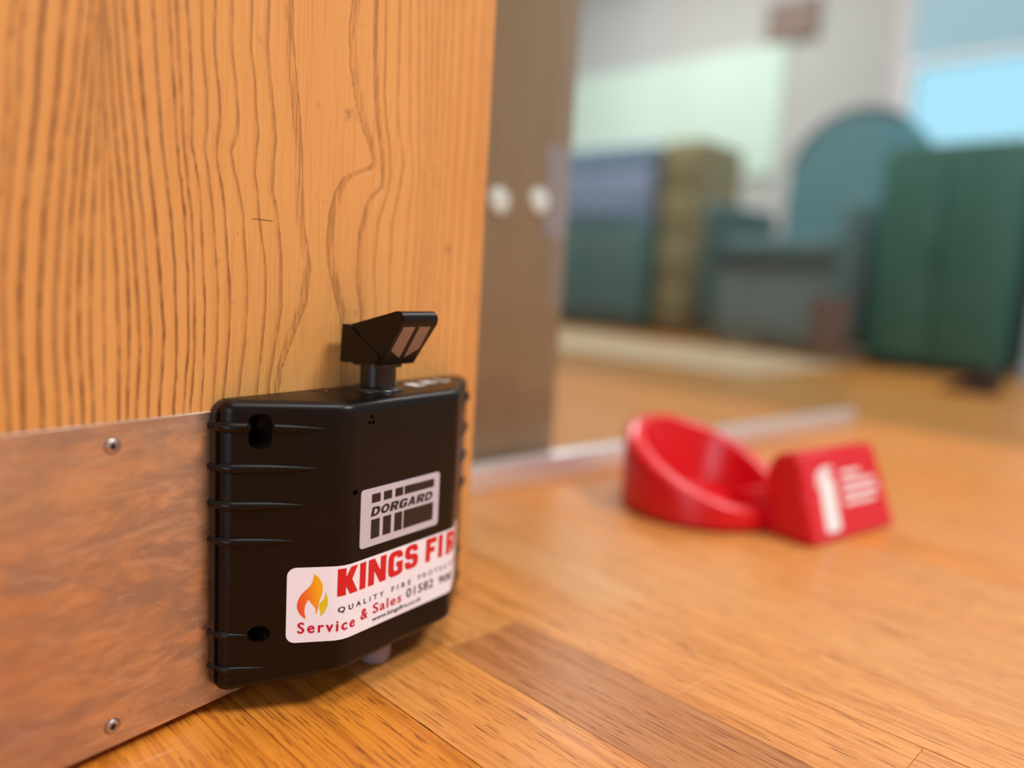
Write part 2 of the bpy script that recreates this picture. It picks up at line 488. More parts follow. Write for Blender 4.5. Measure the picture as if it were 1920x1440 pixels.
# ------------------------------------------------------------------ structure: door leaf with traced oak grain
GRAIN = [
  (1.26, [(131.9,317.1),(129.5,299.6),(129.1,282.5),(127.4,266.9),(125.5,247.2),(122.4,235.2),(120.2,209.4),(119.7,179.2)]),
  (2.1, [(134.6,318.0),(133.1,300.6),(132.2,283.2),(129.9,265.4),(128.2,247.6),(127.3,239.6),(126.0,224.6),(125.2,209.5),(125.2,199.4),(125.2,186.7),(125.6,173.7),(126.1,166.3)]),
  (2.31, [(142.2,320.3),(140.1,302.5),(139.0,284.7),(136.7,266.6),(134.5,248.3),(133.2,240.2),(132.1,219.9),(131.1,209.7),(131.0,194.2),(131.2,180.6),(131.0,165.8)]),
  (2.1, [(149.7,322.7),(147.8,304.5),(145.9,286.2),(143.8,268.8),(141.7,249.2),(140.6,241.0),(139.2,220.3),(138.2,209.8),(137.5,194.1),(137.4,180.2),(138.2,165.1)]),
  (2.31, [(155.9,324.6),(153.6,306.0),(151.9,287.5),(149.0,269.7),(147.2,249.9),(146.5,241.6),(145.2,225.8),(143.9,209.9),(143.4,193.9),(143.5,179.9),(144.3,164.5)]),
  (1.78, [(159.8,325.8),(157.3,307.0),(155.3,288.3),(153.2,270.4),(151.7,250.5),(150.5,242.0),(149.4,220.8),(148.5,204.7),(147.8,188.4),(148.6,174.7),(149.3,164.0)]),
  (1.58, [(161.9,326.5),(160.2,307.8),(158.9,289.1),(157.0,271.1),(155.0,250.9),(154.5,242.4),(153.3,223.1),(152.6,204.7),(152.6,188.2),(153.2,174.4),(153.7,163.6)]),
  (1.37, [(162.7,326.7),(162.0,308.3),(161.6,285.5),(160.7,269.6),(159.6,251.5),(158.9,242.8),(157.7,218.5),(157.2,199.2),(157.0,182.5),(157.8,163.2)]),
  (0.45, [(163.4,327.0),(163.1,285.8),(162.7,243.2),(162.5,203.6),(162.5,162.7)]),
  (1.26, [(164.1,327.1),(163.9,306.7),(164.0,282.9),(164.4,275.6),(165.6,265.1),(166.4,252.3),(166.7,243.6),(168.1,223.9),(168.4,204.8),(169.1,187.6),(168.8,176.1),(168.7,162.1)]),
  (1.37, [(165.0,327.4),(166.1,309.4),(167.0,290.8),(168.6,273.1),(170.4,252.8),(171.2,244.1),(172.7,224.1),(173.4,204.8),(173.4,193.3),(173.0,175.8),(172.4,161.7)]),
  (1.58, [(168.4,328.5),(169.6,310.3),(170.7,291.7),(172.4,273.8),(174.2,253.3),(175.1,244.5),(176.4,222.1),(177.7,201.4),(178.3,184.5),(176.5,161.3)]),
  (1.47, [(171.7,329.5),(173.3,311.3),(174.8,292.5),(176.9,274.6),(178.2,253.8),(179.8,245.0),(181.1,222.3),(182.5,204.9),(183.2,190.2),(181.8,160.8)]),
  (1.58, [(177.5,331.3),(178.5,312.7),(180.0,293.7),(181.6,275.4),(184.1,254.5),(185.1,245.5),(187.2,222.6),(188.2,208.0),(189.4,193.0),(188.4,174.8),(187.1,160.3)]),
  (1.58, [(184.6,333.5),(185.7,314.6),(187.1,295.3),(188.5,276.6),(191.2,255.4),(192.5,246.3),(194.5,222.9),(195.3,192.8),(195.3,174.4),(194.0,159.6)]),
  (1.26, [(191.7,335.8),(192.9,316.5),(194.4,296.9),(195.4,277.8),(198.0,256.3),(199.1,247.0),(201.0,217.2),(201.4,186.5),(200.1,174.1),(199.1,159.1)]),
  (1.37, [(195.1,336.8),(195.9,317.3),(197.4,297.5),(198.5,278.4),(200.9,256.6),(202.5,247.3),(204.0,211.2),(204.1,180.1),(203.1,167.6),(202.3,158.8)]),
  (1.05, [(199.8,338.3),(201.4,318.8),(202.5,298.6),(202.4,276.7),(205.3,264.3),(206.4,257.3),(207.0,247.8),(209.4,205.1),(208.8,173.5),(207.8,158.2)]),
  (1.58, [(207.2,340.6),(207.6,320.4),(209.9,300.3),(210.2,286.3),(208.7,276.6),(210.9,267.5),(211.8,258.0),(213.5,248.5),(216.4,211.4),(215.8,186.0),(214.3,157.6)]),
  (1.68, [(213.8,342.6),(213.4,322.0),(216.1,301.6),(216.7,292.3),(215.4,281.3),(215.0,272.9),(218.2,258.8),(219.4,249.1),(222.4,214.9),(222.6,192.2),(220.3,166.2),(219.2,157.1)]),
  (2.31, [(222.5,345.4),(222.5,324.4),(224.6,310.7),(226.3,294.2),(225.8,285.6),(222.5,277.7),(224.3,269.4),(227.3,259.9),(229.5,250.1),(232.5,215.2),(231.7,188.9),(228.7,165.6),(227.6,156.3)]),
  (1.89, [(233.0,348.6),(232.8,327.1),(235.1,313.1),(235.9,301.0),(237.3,288.9),(236.3,276.2),(235.8,269.8),(237.5,261.2),(238.3,250.8),(242.8,225.0),(243.3,204.0),(241.1,182.4),(238.7,160.7)]),
  (2.73, [(242.5,351.6),(242.3,329.6),(243.8,315.2),(246.3,299.4),(247.6,286.9),(246.8,277.8),(246.2,262.3),(249.0,253.2),(252.0,232.4),(252.7,204.0),(250.4,189.5),(246.0,165.6)]),
  (5.5, [(255.5,355.6),(257.0,333.5),(259.1,318.8),(261.5,302.5),(263.3,287.1),(264.6,264.5),(265.8,247.9),(271.0,226.4),(268.7,206.9),(260.2,189.2),(253.4,173.5),(251.7,159.6)]),
  (-6.0, [(294.6,367.8),(292.6,353.8),(294.2,333.9),(298.7,317.0),(304.4,304.0),(309.6,296.4),(313.2,288.2),(310.6,283.7),(300.7,280.0),(291.6,275.8),(285.9,267.2),(282.3,256.7),(280.9,241.6),(282.6,226.9),(288.1,210.0),(292.7,199.4),(294.3,168.1)]),
  (-3.6, [(309.9,372.6),(310.9,345.1),(312.3,324.2),(315.2,306.9),(318.8,293.0),(320.4,278.4),(318.9,273.4),(312.9,268.8),(308.7,262.7),(304.2,246.6),(303.3,219.8),(306.9,204.2),(310.6,167.0)]),
  (2.1, [(319.1,375.5),(320.2,347.5),(320.4,326.0),(323.1,308.4),(325.8,297.7),(327.4,283.0),(325.9,271.0),(319.1,254.2),(317.0,228.6),(319.3,207.4),(321.3,166.4)]),
  (1.89, [(329.8,378.8),(331.0,343.0),(331.0,320.9),(333.8,302.9),(338.0,292.1),(337.8,286.9),(335.0,273.6),(330.3,253.7),(329.9,220.7),(332.4,165.6)]),
  (1.16, [(338.0,381.3),(340.2,337.8),(342.4,308.1),(345.2,293.2),(346.1,285.0),(344.2,263.2),(342.1,221.1),(341.6,165.1)]),
  (1.16, [(345.0,383.5),(349.7,309.5),(351.8,284.9),(351.7,256.3),(350.1,221.4),(348.8,164.6)]),
  (1.16, [(351.3,385.5),(355.8,310.6),(357.0,285.6),(356.9,256.8),(355.8,221.6),(354.6,164.2)]),
  (1.16, [(356.8,387.2),(359.6,311.3),(360.3,257.1),(360.2,221.7),(359.5,163.9)]),
  (1.16, [(362.9,389.1),(364.9,312.3),(364.7,257.5),(364.7,221.9),(364.5,163.6)]),
  (1.16, [(369.1,391.0),(370.3,313.2),(369.7,258.0),(369.7,222.0),(369.6,163.3)]),
  (1.16, [(375.9,393.2),(376.8,314.4),(375.8,258.5),(375.8,222.2),(375.3,162.9)]),
  (1.16, [(384.9,396.0),(385.5,316.0),(384.1,259.3),(383.7,222.5),(383.3,162.4)]),
  (1.16, [(395.2,399.2),(395.5,317.9),(393.7,260.2),(393.4,222.8),(392.6,161.8)]),
  (1.16, [(405.3,402.3),(405.9,319.8),(404.2,261.1),(403.9,223.2),(403.9,161.1)]),
]

DY = 0.328
door = empty('door_1', (0.0, DY + 0.022, 0.0), 'varnished oak door leaf standing open beside the camera', None)
door['kind'] = 'structure'
door.location = (-0.25, DY + 0.022, 0.005)
X0, X1, Z0, Z1 = -0.90, 0.4173, 0.005, 2.02
def col_list():
    L = []
    for wd, pts in GRAIN:
        pts = sorted(pts, key=lambda t: t[1])
        zs = np.array([p[1] for p in pts]) / 1000; xs = np.array([p[0] for p in pts]) / 1000
        L.append((wd, zs, xs))
    return L
GL = col_list()
xs_fine = np.unique(np.concatenate([np.array([X0, -0.5, -0.2, 0.0]), np.arange(0.06, X1 - 0.0012, 0.0016), [X1]]))
zs_fine = np.unique(np.concatenate([[Z0, 0.05, 0.10], np.arange(0.135, 0.43, 0.0018), [0.5, 0.7, 1.0, 1.5, Z1]]))
nx, nz = len(xs_fine), len(zs_fine)
ring = np.zeros((nz, nx)); spc = np.zeros((nz, nx)); lwd = np.zeros((nz, nx))
for iz, z in enumerate(zs_fine):
    lx = np.array([np.interp(z, zs, xs) for _, zs, xs in GL])
    lx = np.maximum.accumulate(lx + np.arange(len(lx)) * 1e-7)
    for i in range(1, len(lx)):
        if lx[i] < lx[i - 1] + 0.0006: lx[i] = lx[i - 1] + 0.0006
    step = 0.0105
    left = lx[0] - step * np.arange(90, 0, -1)
    right = lx[-1] + 0.004 * np.arange(1, 8)
    ax = np.concatenate([left, lx, right])
    ai = np.arange(len(ax)) - 90.0
    r = np.interp(xs_fine, ax, ai)
    ring[iz] = r
    seg = np.clip(np.floor(r).astype(int) + 90, 0, len(ax) - 2)
    spc[iz] = (ax[seg + 1] - ax[seg]) * 1000
    wl = np.concatenate([np.full(90, 1.7), np.array([g[0] for g in GL]), np.full(7, 1.0)])
    near = np.clip(np.round(r).astype(int) + 90, 0, len(ax) - 1)
    sl = np.minimum(spc[iz], np.concatenate([[99], spc[iz][:-1]]))
    lwd[iz] = np.sign(wl[near]) * np.minimum(np.abs(wl[near]), np.where(np.abs(wl[near]) > 3, 99, 0.42 * spc[iz]))
verts = [(x, DY, z) for z in zs_fine for x in xs_fine]
faces = [(iz * nx + ix, iz * nx + ix + 1, (iz + 1) * nx + ix + 1, (iz + 1) * nx + ix) for iz in range(nz - 1) for ix in range(nx - 1)]
me = bpy.data.meshes.new('veneer_face')
me.from_pydata(verts, [], faces)
for nm, arr in (('ring', ring), ('spacing', spc), ('linewidth', lwd)):
    a = me.attributes.new(nm, 'FLOAT', 'POINT')
    a.data.foreach_set('value', arr.astype(np.float32).ravel())
link('veneer_face', me, M['door'], door)
core = box('door_core', ((X0 + X1) / 2, DY + 0.0222, (Z0 + Z1) / 2), (X1 - X0, 0.0438, Z1 - Z0), M['edge'], door)

# ------------------------------------------------------------------ kick plate and screws
PZ0, PZ1 = H - 0.6748 * DY, H - 0.2172 * DY
kick = empty('kick_plate', (-0.2, DY - 0.0005, PZ0), 'worn copper-toned steel kick plate screwed along the door bottom', 'kick plate')
bm = box_bm(((-0.80 + 0.385) / 2, DY - 0.0006, (PZ0 + PZ1) / 2), (1.185, 0.0011, PZ1 - PZ0), 0, 0.0003, 1)
bm_obj('plate', bm, M['steel'], kick, smooth=False)
def screw(x, z, rot, parent):
    y = DY - 0.0012
    n = 28
    bm = bmesh.new()
    prof = [(0.0031, 0.0), (0.0031, -0.0003), (0.0028, -0.0006), (0.0019, -0.0008), (0.0014, -0.0008), (0.0011, 0.0006)]
    R = [[bm.verts.new((x + r * math.cos(2 * PI * i / n), y + d, z + r * math.sin(2 * PI * i / n))) for i in range(n)] for r, d in prof]
    for a, b in zip(R[:-1], R[1:]):
        for i in range(n):
            jn = (i + 1) % n; bm.faces.new((a[i], a[jn], b[jn], b[i]))
    bm.faces.new(R[-1])
    s = bm_obj('screw', bm, M['screw'], parent)
    # pozi drive recess
    poly = []
    a, b = 0.0017, 0.0005
    pts = [(a, b), (b, b), (b, a), (-b, a), (-b, b), (-a, b), (-a, -b), (-b, -b), (-b, -a), (b, -a), (b, -b), (a, -b)]
    c, sn = math.cos(rot), math.sin(rot)
    f = lambda u, v, d: Vector((x + u * c - v * sn, y + d, z + u * sn + v * c))
    bm_obj('drive_recess', prism_bm(pts, f, None, -0.00085, 0.0), M['dark'], s, smooth=False)
    bm = bmesh.new()
    n = 28
    A = [bm.verts.new((x + 0.0036 * math.cos(2 * PI * i / n), y + 0.00005, z + 0.0036 * math.sin(2 * PI * i / n))) for i in range(n)]
    B = [bm.verts.new((x + 0.0030 * math.cos(2 * PI * i / n), y - 0.00008, z + 0.0030 * math.sin(2 * PI * i / n))) for i in range(n)]
    for i in range(n):
        jn = (i + 1) % n; bm.faces.new((A[i], A[jn], B[jn], B[i]))
    bm_obj('rim', bm, M['dark'], s)
screw(0.1648, H - 0.0816, 0.3, kick)
screw(0.1635, H - 0.2112, 0.15, kick)

# ------------------------------------------------------------------ the black door holder unit
CX = 0.3005
XR = 0.3940                                  # right side of the housing
ZT = H - 0.0648
dev = empty('door_holder', (CX, 0.305, 0.0), 'black plastic door holder unit screwed to the oak door, white sticker on front', 'door holder')
def fillet_profile():
    P = [Vector(p) for p in ((0.213, 0.3222), (0.213, 0.3165), (0.257, 0.280), (0.342, 0.280), (XR, 0.3165), (XR, 0.3222))]
    R = [0, 0.008, 0.014, 0.014, 0.008, 0]
    out = []
    for i, p in enumerate(P):
        if R[i] == 0:
            d = (P[1] - P[0]).normalized() if i == 0 else (P[-1] - P[-2]).normalized()
            out.append((p, Vector((d.y, -d.x)))); continue
        d0 = (p - P[i - 1]).normalized(); d1 = (P[i + 1] - p).normalized()
        ang = d0.angle(d1); t = R[i] * math.tan(ang / 2)
        n0 = Vector((d0.y, -d0.x)); n1 = Vector((d1.y, -d1.x))
        sgn = 1
        c = p - d0 * t - n0 * R[i]
        k = 8
        for s in range(k + 1):
            a = s / k
            n = (n0 * math.sin((1 - a) * ang) + n1 * math.sin(a * ang)) / math.sin(ang)
            n.normalize()
            out.append((c + n * R[i], n))
    return out
PROF = fillet_profile()
# make sure normals point outwards (towards -Y at the front)
mid = PROF[len(PROF) // 2][1]
if mid.y > 0: PROF = [(p, -n) for p, n in PROF]
ARC = [0.0]
for (a, _), (b, _) in zip(PROF[:-1], PROF[1:]): ARC.append(ARC[-1] + (b - a).length)
# arc length where the ideal bend corner lies: middle of the second fillet
S_BEND = ARC[1 + 9 + 4]
def on_profile(s, off=0.0):
    s = min(max(s, 0.0), ARC[-1] - 1e-9)
    i = max(k for k in range(len(ARC) - 1) if ARC[k] <= s + 1e-12)
    t = (s - ARC[i]) / (ARC[i + 1] - ARC[i])
    p = PROF[i][0].lerp(PROF[i + 1][0], t)
    n = PROF[i][1].lerp(PROF[i + 1][1], t).normalized()
    return p + n * off, n
def zbot(y): return H - 0.2056 - (y - 0.28) * 0.19
def cover_bm():
    lev = []
    rt, rb = 0.0058, 0.0045
    for k in range(7):
        a = PI / 2 * k / 6
        lev.append((rt * (1 - math.sin(a)), 'T', rt * (1 - math.cos(a))))
    lev.append((0.0, 'M', 0.5))
    for k in range(6, -1, -1):
        a = PI / 2 * k / 6
        lev.append((rb * (1 - math.sin(a)), 'B', rb * (1 - math.cos(a))))
    bm = bmesh.new()
    rows = []
    for off, kind, dz in lev:
        row = []
        pts = [(p - n * off) for p, n in PROF]
        pts[0].y = pts[-1].y = 0.3222
        pts = [Vector((min(max(p.x, 0.213 + off), XR - off), min(p.y, 0.3222))) for p in pts]
        for p in pts:
            zb = zbot(p.y)
            z = ZT - dz if kind == 'T' else (zb + dz if kind == 'B' else (ZT + zb) / 2)
            row.append(bm.verts.new((p.x, p.y, z)))
        rows.append(row)
    m = len(PROF)
    for a, b in zip(rows[:-1], rows[1:]):
        for i in range(m - 1):
            bm.faces.new((a[i], b[i], b[i + 1], a[i + 1]))
    bm.faces.new(rows[0]); bm.faces.new(list(reversed(rows[-1])))
    back = [r[0] for r in rows] + [r[-1] for r in reversed(rows)]
    bm.faces.new(back)
    bmesh.ops.remove_doubles(bm, verts=bm.verts, dist=1e-7)
    bmesh.ops.recalc_face_normals(bm, faces=bm.faces)
    return bm
def temp_obj(bm):
    bmesh.ops.recalc_face_normals(bm, faces=bm.faces)
    me = bpy.data.meshes.new('tmp'); bm.to_mesh(me); bm.free()
    o = bpy.data.objects.new('tmp', me); COL.objects.link(o); return o
def y_prism(poly, y0, y1):
    return prism_bm(poly, lambda u, v, d: Vector((u, d, v)), None, y0, y1)
tmp = temp_obj(cover_bm())
cuts = []
def circ(x, z, r, n=20): return [(x + r * math.cos(2 * PI * i / n), z + r * math.sin(2 * PI * i / n)) for i in range(n)]
for sx in (0.2252, XR - 0.0122):
    cuts.append(temp_obj(y_prism(rounded_rect(sx - 0.0042, sx + 0.0042, H - 0.0880, H - 0.0708, 0.0041, 6), 0.27, 0.320)))
    cuts.append(temp_obj(y_prism(circ(sx + (0.0006 if sx < CX else -0.0006), H - 0.1824, 0.0043), 0.27, 0.320)))
cuts.append(temp_obj(y_prism(circ(0.2629, H - 0.1113, 0.00145, 16), 0.27, 0.285)))
for ux, uz in ((0.2725, 0.0733), (0.2712, 0.0763), (0.2738, 0.0763)):
    cuts.append(temp_obj(y_prism([(ux - 0.0008, H - uz - 0.0008), (ux + 0.0008, H - uz - 0.0008), (ux + 0.0008, H - uz + 0.0008), (ux - 0.0008, H - uz + 0.0008)], 0.27, 0.284)))
# battery door groove in the top
cuts.append(temp_obj(box_bm((0.2668, 0.3205, ZT), (0.0009, 0.0160, 0.0024))))
cuts.append(temp_obj(box_bm((0.3340, 0.3205, ZT), (0.0009, 0.0160, 0.0024))))
for c in cuts:
    mod = tmp.modifiers.new('cut', 'BOOLEAN'); mod.operation = 'DIFFERENCE'; mod.object = c; mod.solver = 'EXACT'
bpy.context.view_layer.update()
dg = bpy.context.evaluated_depsgraph_get()
cme = bpy.data.meshes.new_from_object(tmp.evaluated_get(dg))
for o in cuts + [tmp]: bpy.data.objects.remove(o)
cme.name = 'cover'
cme.polygons.foreach_set('use_smooth', [True] * len(cme.polygons))
cme.set_sharp_from_angle(angle=math.radians(38))
cme.materials.clear()
cover = link('cover', cme, M['black'], dev)
# back plate
bp = prism_bm(rounded_rect(0.2116, XR + 0.0014, H - 0.2136, H - 0.0655, 0.0078, 6), lambda u, v, d: Vector((u, d, v)), None, 0.3224, DY - 0.0012)
bm_obj('back_plate', bp, M['black2'], dev)
for sx in (0.2252, XR - 0.0122):
    for sz in (H - 0.0794, H - 0.1824):
        bm_obj('fixing_screw', cyl_bm((sx, 0.3199, sz), (sx, 0.3172, sz), 0.0033, 0.0030, 18, 0.0006), M['screw'], dev)

# ribs moulded round the sides
def rib(z, s_tip, r, mirror, gap=None):
    segs = []
    s0 = -0.0050
    n = 46
    k = 12
    rings = []
    def pt(s):
        if s < 0:
            e = 0.0014 - 0.0012 * (s + 0.005) / 0.005
            p = Vector(((XR + e) if mirror else (0.213 - e), 0.3222 - s)); nn = Vector((1 if mirror else -1, 0))
        else:
            p, nn = on_profile(ARC[-1] - s if mirror else s)
        return p, nn
    for i in range(n + 1):
        t = i / n
        s = s0 + (s_tip - s0) * t
        u = max(0.0, (t - 0.35) / 0.65)
        rad = r * max(0.02, (1 - u ** 1.9)) * (0.8 if s < 0 else 1.0)
        if 0 <= s < 0.0012: rad *= 0.82
        p, nn = pt(s)
        c = p - nn * (0.18 * rad)
        rings.append((s, [(c.x + nn.x * rad * math.cos(2 * PI * a / k), c.y + nn.y * rad * math.cos(2 * PI * a / k), z + rad * math.sin(2 * PI * a / k)) for a in range(k)]))
    bm = bmesh.new()
    def run(rs):
        V = [[bm.verts.new((x, y, zz)) for x, y, zz in rg] for _, rg in rs]
        for a, b in zip(V[:-1], V[1:]):
            for i in range(k):
                j = (i + 1) % k; bm.faces.new((a[i], a[j], b[j], b[i]))
        bm.faces.new(V[0]); bm.faces.new(V[-1])
    if gap:
        run([q for q in rings if q[0] < gap[0]]); run([q for q in rings if q[0] > gap[1]])
    else:
        run(rings)
    bm_obj('rib', bm, M['black'], dev)
def s_of_x(x):     # arc length on the left facet where X is reached
    lo, hi = 0.0, ARC[-1] / 2
    for _ in range(40):
        m_ = (lo + hi) / 2
        if on_profile(m_)[0].x < x: lo = m_
        else: hi = m_
    return lo
GAP = (s_of_x(0.2209), s_of_x(0.2297))
for mir in (False, True):
    rib(H - 0.0778, s_of_x(0.2495), 0.0029, mir, GAP)
    rib(H - 0.0978, s_of_x(0.2468), 0.0027, mir)
    rib(H - 0.1163, s_of_x(0.2425), 0.0026, mir)
    rib(H - 0.1345, s_of_x(0.2380), 0.0024, mir)
    rib(H - 0.1826, s_of_x(0.2222), 0.0021, mir)
    rib(H - 0.2004, s_of_x(0.2290), 0.0019, mir)

# sole button
bm = bmesh.new()
fx, fy = 0.3062, 0.3050
prof = [(0.0, 0.0), (0.0060, 0.0), (0.0082, 0.0012), (0.0092, 0.0040), (0.0092, 0.030)]
n = 28
R = [[bm.verts.new((fx + r * math.cos(2 * PI * i / n), fy + r * math.sin(2 * PI * i / n), z + 0.0003)) for i in range(n)] for r, z in prof[1:]]
for a, b in zip(R[:-1], R[1:]):
    for i in range(n):
        j = (i + 1) % n; bm.faces.new((a[i], a[j], b[j], b[i]))
bm.faces.new(R[0]); bm.faces.new(R[-1])
tag(bm_obj('foot', bm, M['foot'], dev), 'grey rubber plunger foot')

# post, collar and lever head
bm_obj('post', cyl_bm((CX, 0.305, ZT - 0.001), (CX, 0.305, H - 0.0485), 0.0100, 0.0098, 36), M['black2'], dev)
bm = bmesh.new()
n = 44
prof = [(0.0145, -0.0002), (0.0143, 0.0010), (0.0134, 0.0019), (0.0122, 0.0021), (0.0117, 0.0014), (0.0112, 0.0016), (0.0106, 0.0024), (0.0099, 0.0025)]
R = [[bm.verts.new((CX + r * math.cos(2 * PI * i / n), 0.305 + r * math.sin(2 * PI * i / n), ZT + z)) for i in range(n)] for r, z in prof]
for a, b in zip(R[:-1], R[1:]):
    for i in range(n):
        j = (i + 1) % n; bm.faces.new((a[i], a[j], b[j], b[i]))
bm_obj('collar', bm, M['black2'], dev, angle=80)
HX0, HX1 = 0.2864, 0.3136
def headpoly(pts):
    return [(y, H + z) for y, z in pts]
def arc_pts(c, r, a0, a1, n=7):
    return [(c[0] + r * math.cos(math.radians(a0 + (a1 - a0) * i / n)), c[1] + r * math.sin(math.radians(a0 + (a1 - a0) * i / n))) for i in range(n + 1)]
# front piece: ridge rounded over, raked face with two stripes
fd = Vector((0.2908 - 0.2748, -0.0492 + 0.026)).normalized()      # down the raked face
td = Vector((0.2815 - 0.3132, -0.0203 + 0.0291)).normalized()     # along the top towards the front
nf = Vector((-fd.y, fd.x)); nf = nf if nf.x < 0 else -nf
nt = Vector((-td.y, td.x)); nt = nt if nt.y > 0 else -nt
# inner fillet centre: distance r from both lines
r_ = 0.0042
A = np.array([[nf.x, nf.y], [nt.x, nt.y]])
bvec = np.array([nf.dot(Vector((0.2748, -0.026))) - r_, nt.dot(Vector((0.2815, -0.0203))) - r_])
cc = np.linalg.solve(A, bvec)
a_t = math.degrees(math.atan2(nt.y, nt.x)); a_f = math.degrees(math.atan2(nf.y, nf.x))
if a_f < a_t: a_f += 360
front = [(0.3132, -0.0291)] + arc_pts(cc, r_, a_t, a_f, 9) + [(0.2908, -0.0492), (0.2935, -0.0492), (0.2905, -0.0440)]
hp = prism_bm(headpoly(front), lambda u, v, d: Vector((d, u, v)), None, HX0, HX1)
bmesh.ops.bevel(hp, geom=[e for e in hp.edges if abs(e.verts[0].co.x - e.verts[1].co.x) < 1e-7], offset=0.0005, segments=2, affect='EDGES')
head = bm_obj('lever_head', hp, M['black'], dev, angle=25)
back = [(0.3192, -0.0294), (0.3142, -0.0293), (0.2895, -0.0437), (0.2918, -0.0486), (0.3203, -0.0503)]
hb = prism_bm(headpoly(back), lambda u, v, d: Vector((d, u, v)), None, HX0 - 0.0006, HX1 + 0.0004)
bmesh.ops.bevel(hb, geom=[e for e in hb.edges], offset=0.0004, segments=2, affect='EDGES')
bm_obj('wedge_block', hb, M['black'], head, angle=25)
hl = box_bm(((HX0 + HX1) / 2, 0.3055, H - 0.0500), (0.016, 0.022, 0.003))
bm_obj('neck', hl, M['black2'], head, smooth=False)
# stripes on the raked face
fo = Vector((0.2748, -0.026)) + nf * 0.0
def on_face(x, t, d=0.00015):
    p = fo + fd * t + nf * d
    return Vector((x, p.x, H + p.y))
for pts in ([(0.2889, 0.0021), (0.2974, 0.0021), (0.2988, 0.0233), (0.2895, 0.0180)], [(0.3008, 0.0021), (0.3093, 0.0021), (0.3103, 0.0176), (0.3024, 0.0231)]):
    bm = prism_bm(pts, lambda u, v, d: on_face(u, v, d), None, -0.0001, 0.00018)
    bm_obj('stripe', bm, M['grey_ink'], head, smooth=False)

# printed marks and indicator on the top face
def top_poly(name, pts, mat, h=0.0002):
    bm = prism_bm(pts, lambda u, v, d: Vector((u, v, ZT + d)), None, -0.0003, h)
    return bm_obj(name, bm, mat, dev, smooth=False)
tp = lambda ox, oy, L: [(ox + a * 0.001, oy + b * 0.001) for a, b in L]
top_poly('top_mark', tp(0.3270, 0.3010, [(0, 0), (9, 0), (9, 2), (2.6, 2), (2.6, 4), (7.5, 4), (7.5, 6), (2.6, 6), (2.6, 8), (9, 8), (9, 10), (0, 10)]), M['white_ink'])
top_poly('top_mark', tp(0.3420, 0.3050, [(0, 0), (2, 0), (2, 5.5), (6, 0), (8, 0), (8, 9), (6, 9), (6, 3.5), (2, 9), (0, 9)]), M['white_ink'])
top_poly('top_mark', tp(0.3570, 0.3060, [(0, 0), (7, 0), (7, 2), (2, 2), (2, 9), (0, 9)]), M['white_ink'])
bm_obj('indicator_light', cyl_bm((0.2722, 0.3145, ZT - 0.001), (0.2722, 0.3145, ZT + 0.0006), 0.0011, 0.0008, 14, 0.0004), M['led'], dev)

# ------------------------------------------------------------------ lettering helpers
def fill_polys(loops):
    bm = bmesh.new()
    for lp in loops:
        vs_ = [bm.verts.new((p[0], p[1], 0)) for p in lp]
        for i in range(len(vs_)): bm.edges.new((vs_[i], vs_[(i + 1) % len(vs_)]))
    bmesh.ops.triangle_fill(bm, use_beauty=True, use_dissolve=False, edges=list(bm.edges))
    return bm
def text_bm(body, bold=0.0, shear=0.0, spacing=1.0):
    cu = bpy.data.curves.new('txt', 'FONT')
    cu.body = body; cu.size = 1.0; cu.shear = shear; cu.space_character = spacing; cu.resolution_u = 4
    o = bpy.data.objects.new('txt', cu); COL.objects.link(o)
    bpy.context.view_layer.update()
    me_ = bpy.data.meshes.new_from_object(o.evaluated_get(bpy.context.evaluated_depsgraph_get()))
    bpy.data.objects.remove(o); bpy.data.curves.remove(cu)
    bm = bmesh.new()
    shifts = [(0, 0)] if bold <= 0 else [(-bold, 0), (bold, 0), (0, bold * 0.6), (0, -bold * 0.6), (0, 0)]
    for i_, (dx_, dy_) in enumerate(shifts):
        m2 = me_.copy(); m2.transform(Matrix.Translation((dx_, dy_, i_ * 1.2e-5))); bm.from_mesh(m2); bpy.data.meshes.remove(m2)
    bpy.data.meshes.remove(me_)
    return bm
def fit(bm, x0, x1, y0, y1):
    xs = [v.co.x for v in bm.verts]; ys = [v.co.y for v in bm.verts]
    a, b, c, d = min(xs), max(xs), min(ys), max(ys)
    for v in bm.verts:
        v.co.x = x0 + (v.co.x - a) / (b - a) * (x1 - x0); v.co.y = y0 + (v.co.y - c) / (d - c) * (y1 - y0)
    return bm
def refine(bm, L):
    bmesh.ops.triangulate(bm, faces=list(bm.faces))
    for _ in range(5):
        es = [e for e in bm.edges if e.calc_length() > L]
        if not es: break
        bmesh.ops.subdivide_edges(bm, edges=es, cuts=1)
        bmesh.ops.triangulate(bm, faces=list(bm.faces))
def wrap(bm, off, L=0.0016):
    """(s from the left bend, z relative to the camera height) in metres -> the unit's front surface"""
    refine(bm, L)
    for v in bm.verts:
        p, n = on_profile(S_BEND + v.co.x, off + v.co.z)
        v.co = Vector((p.x, p.y, H + v.co.y))
    return bm

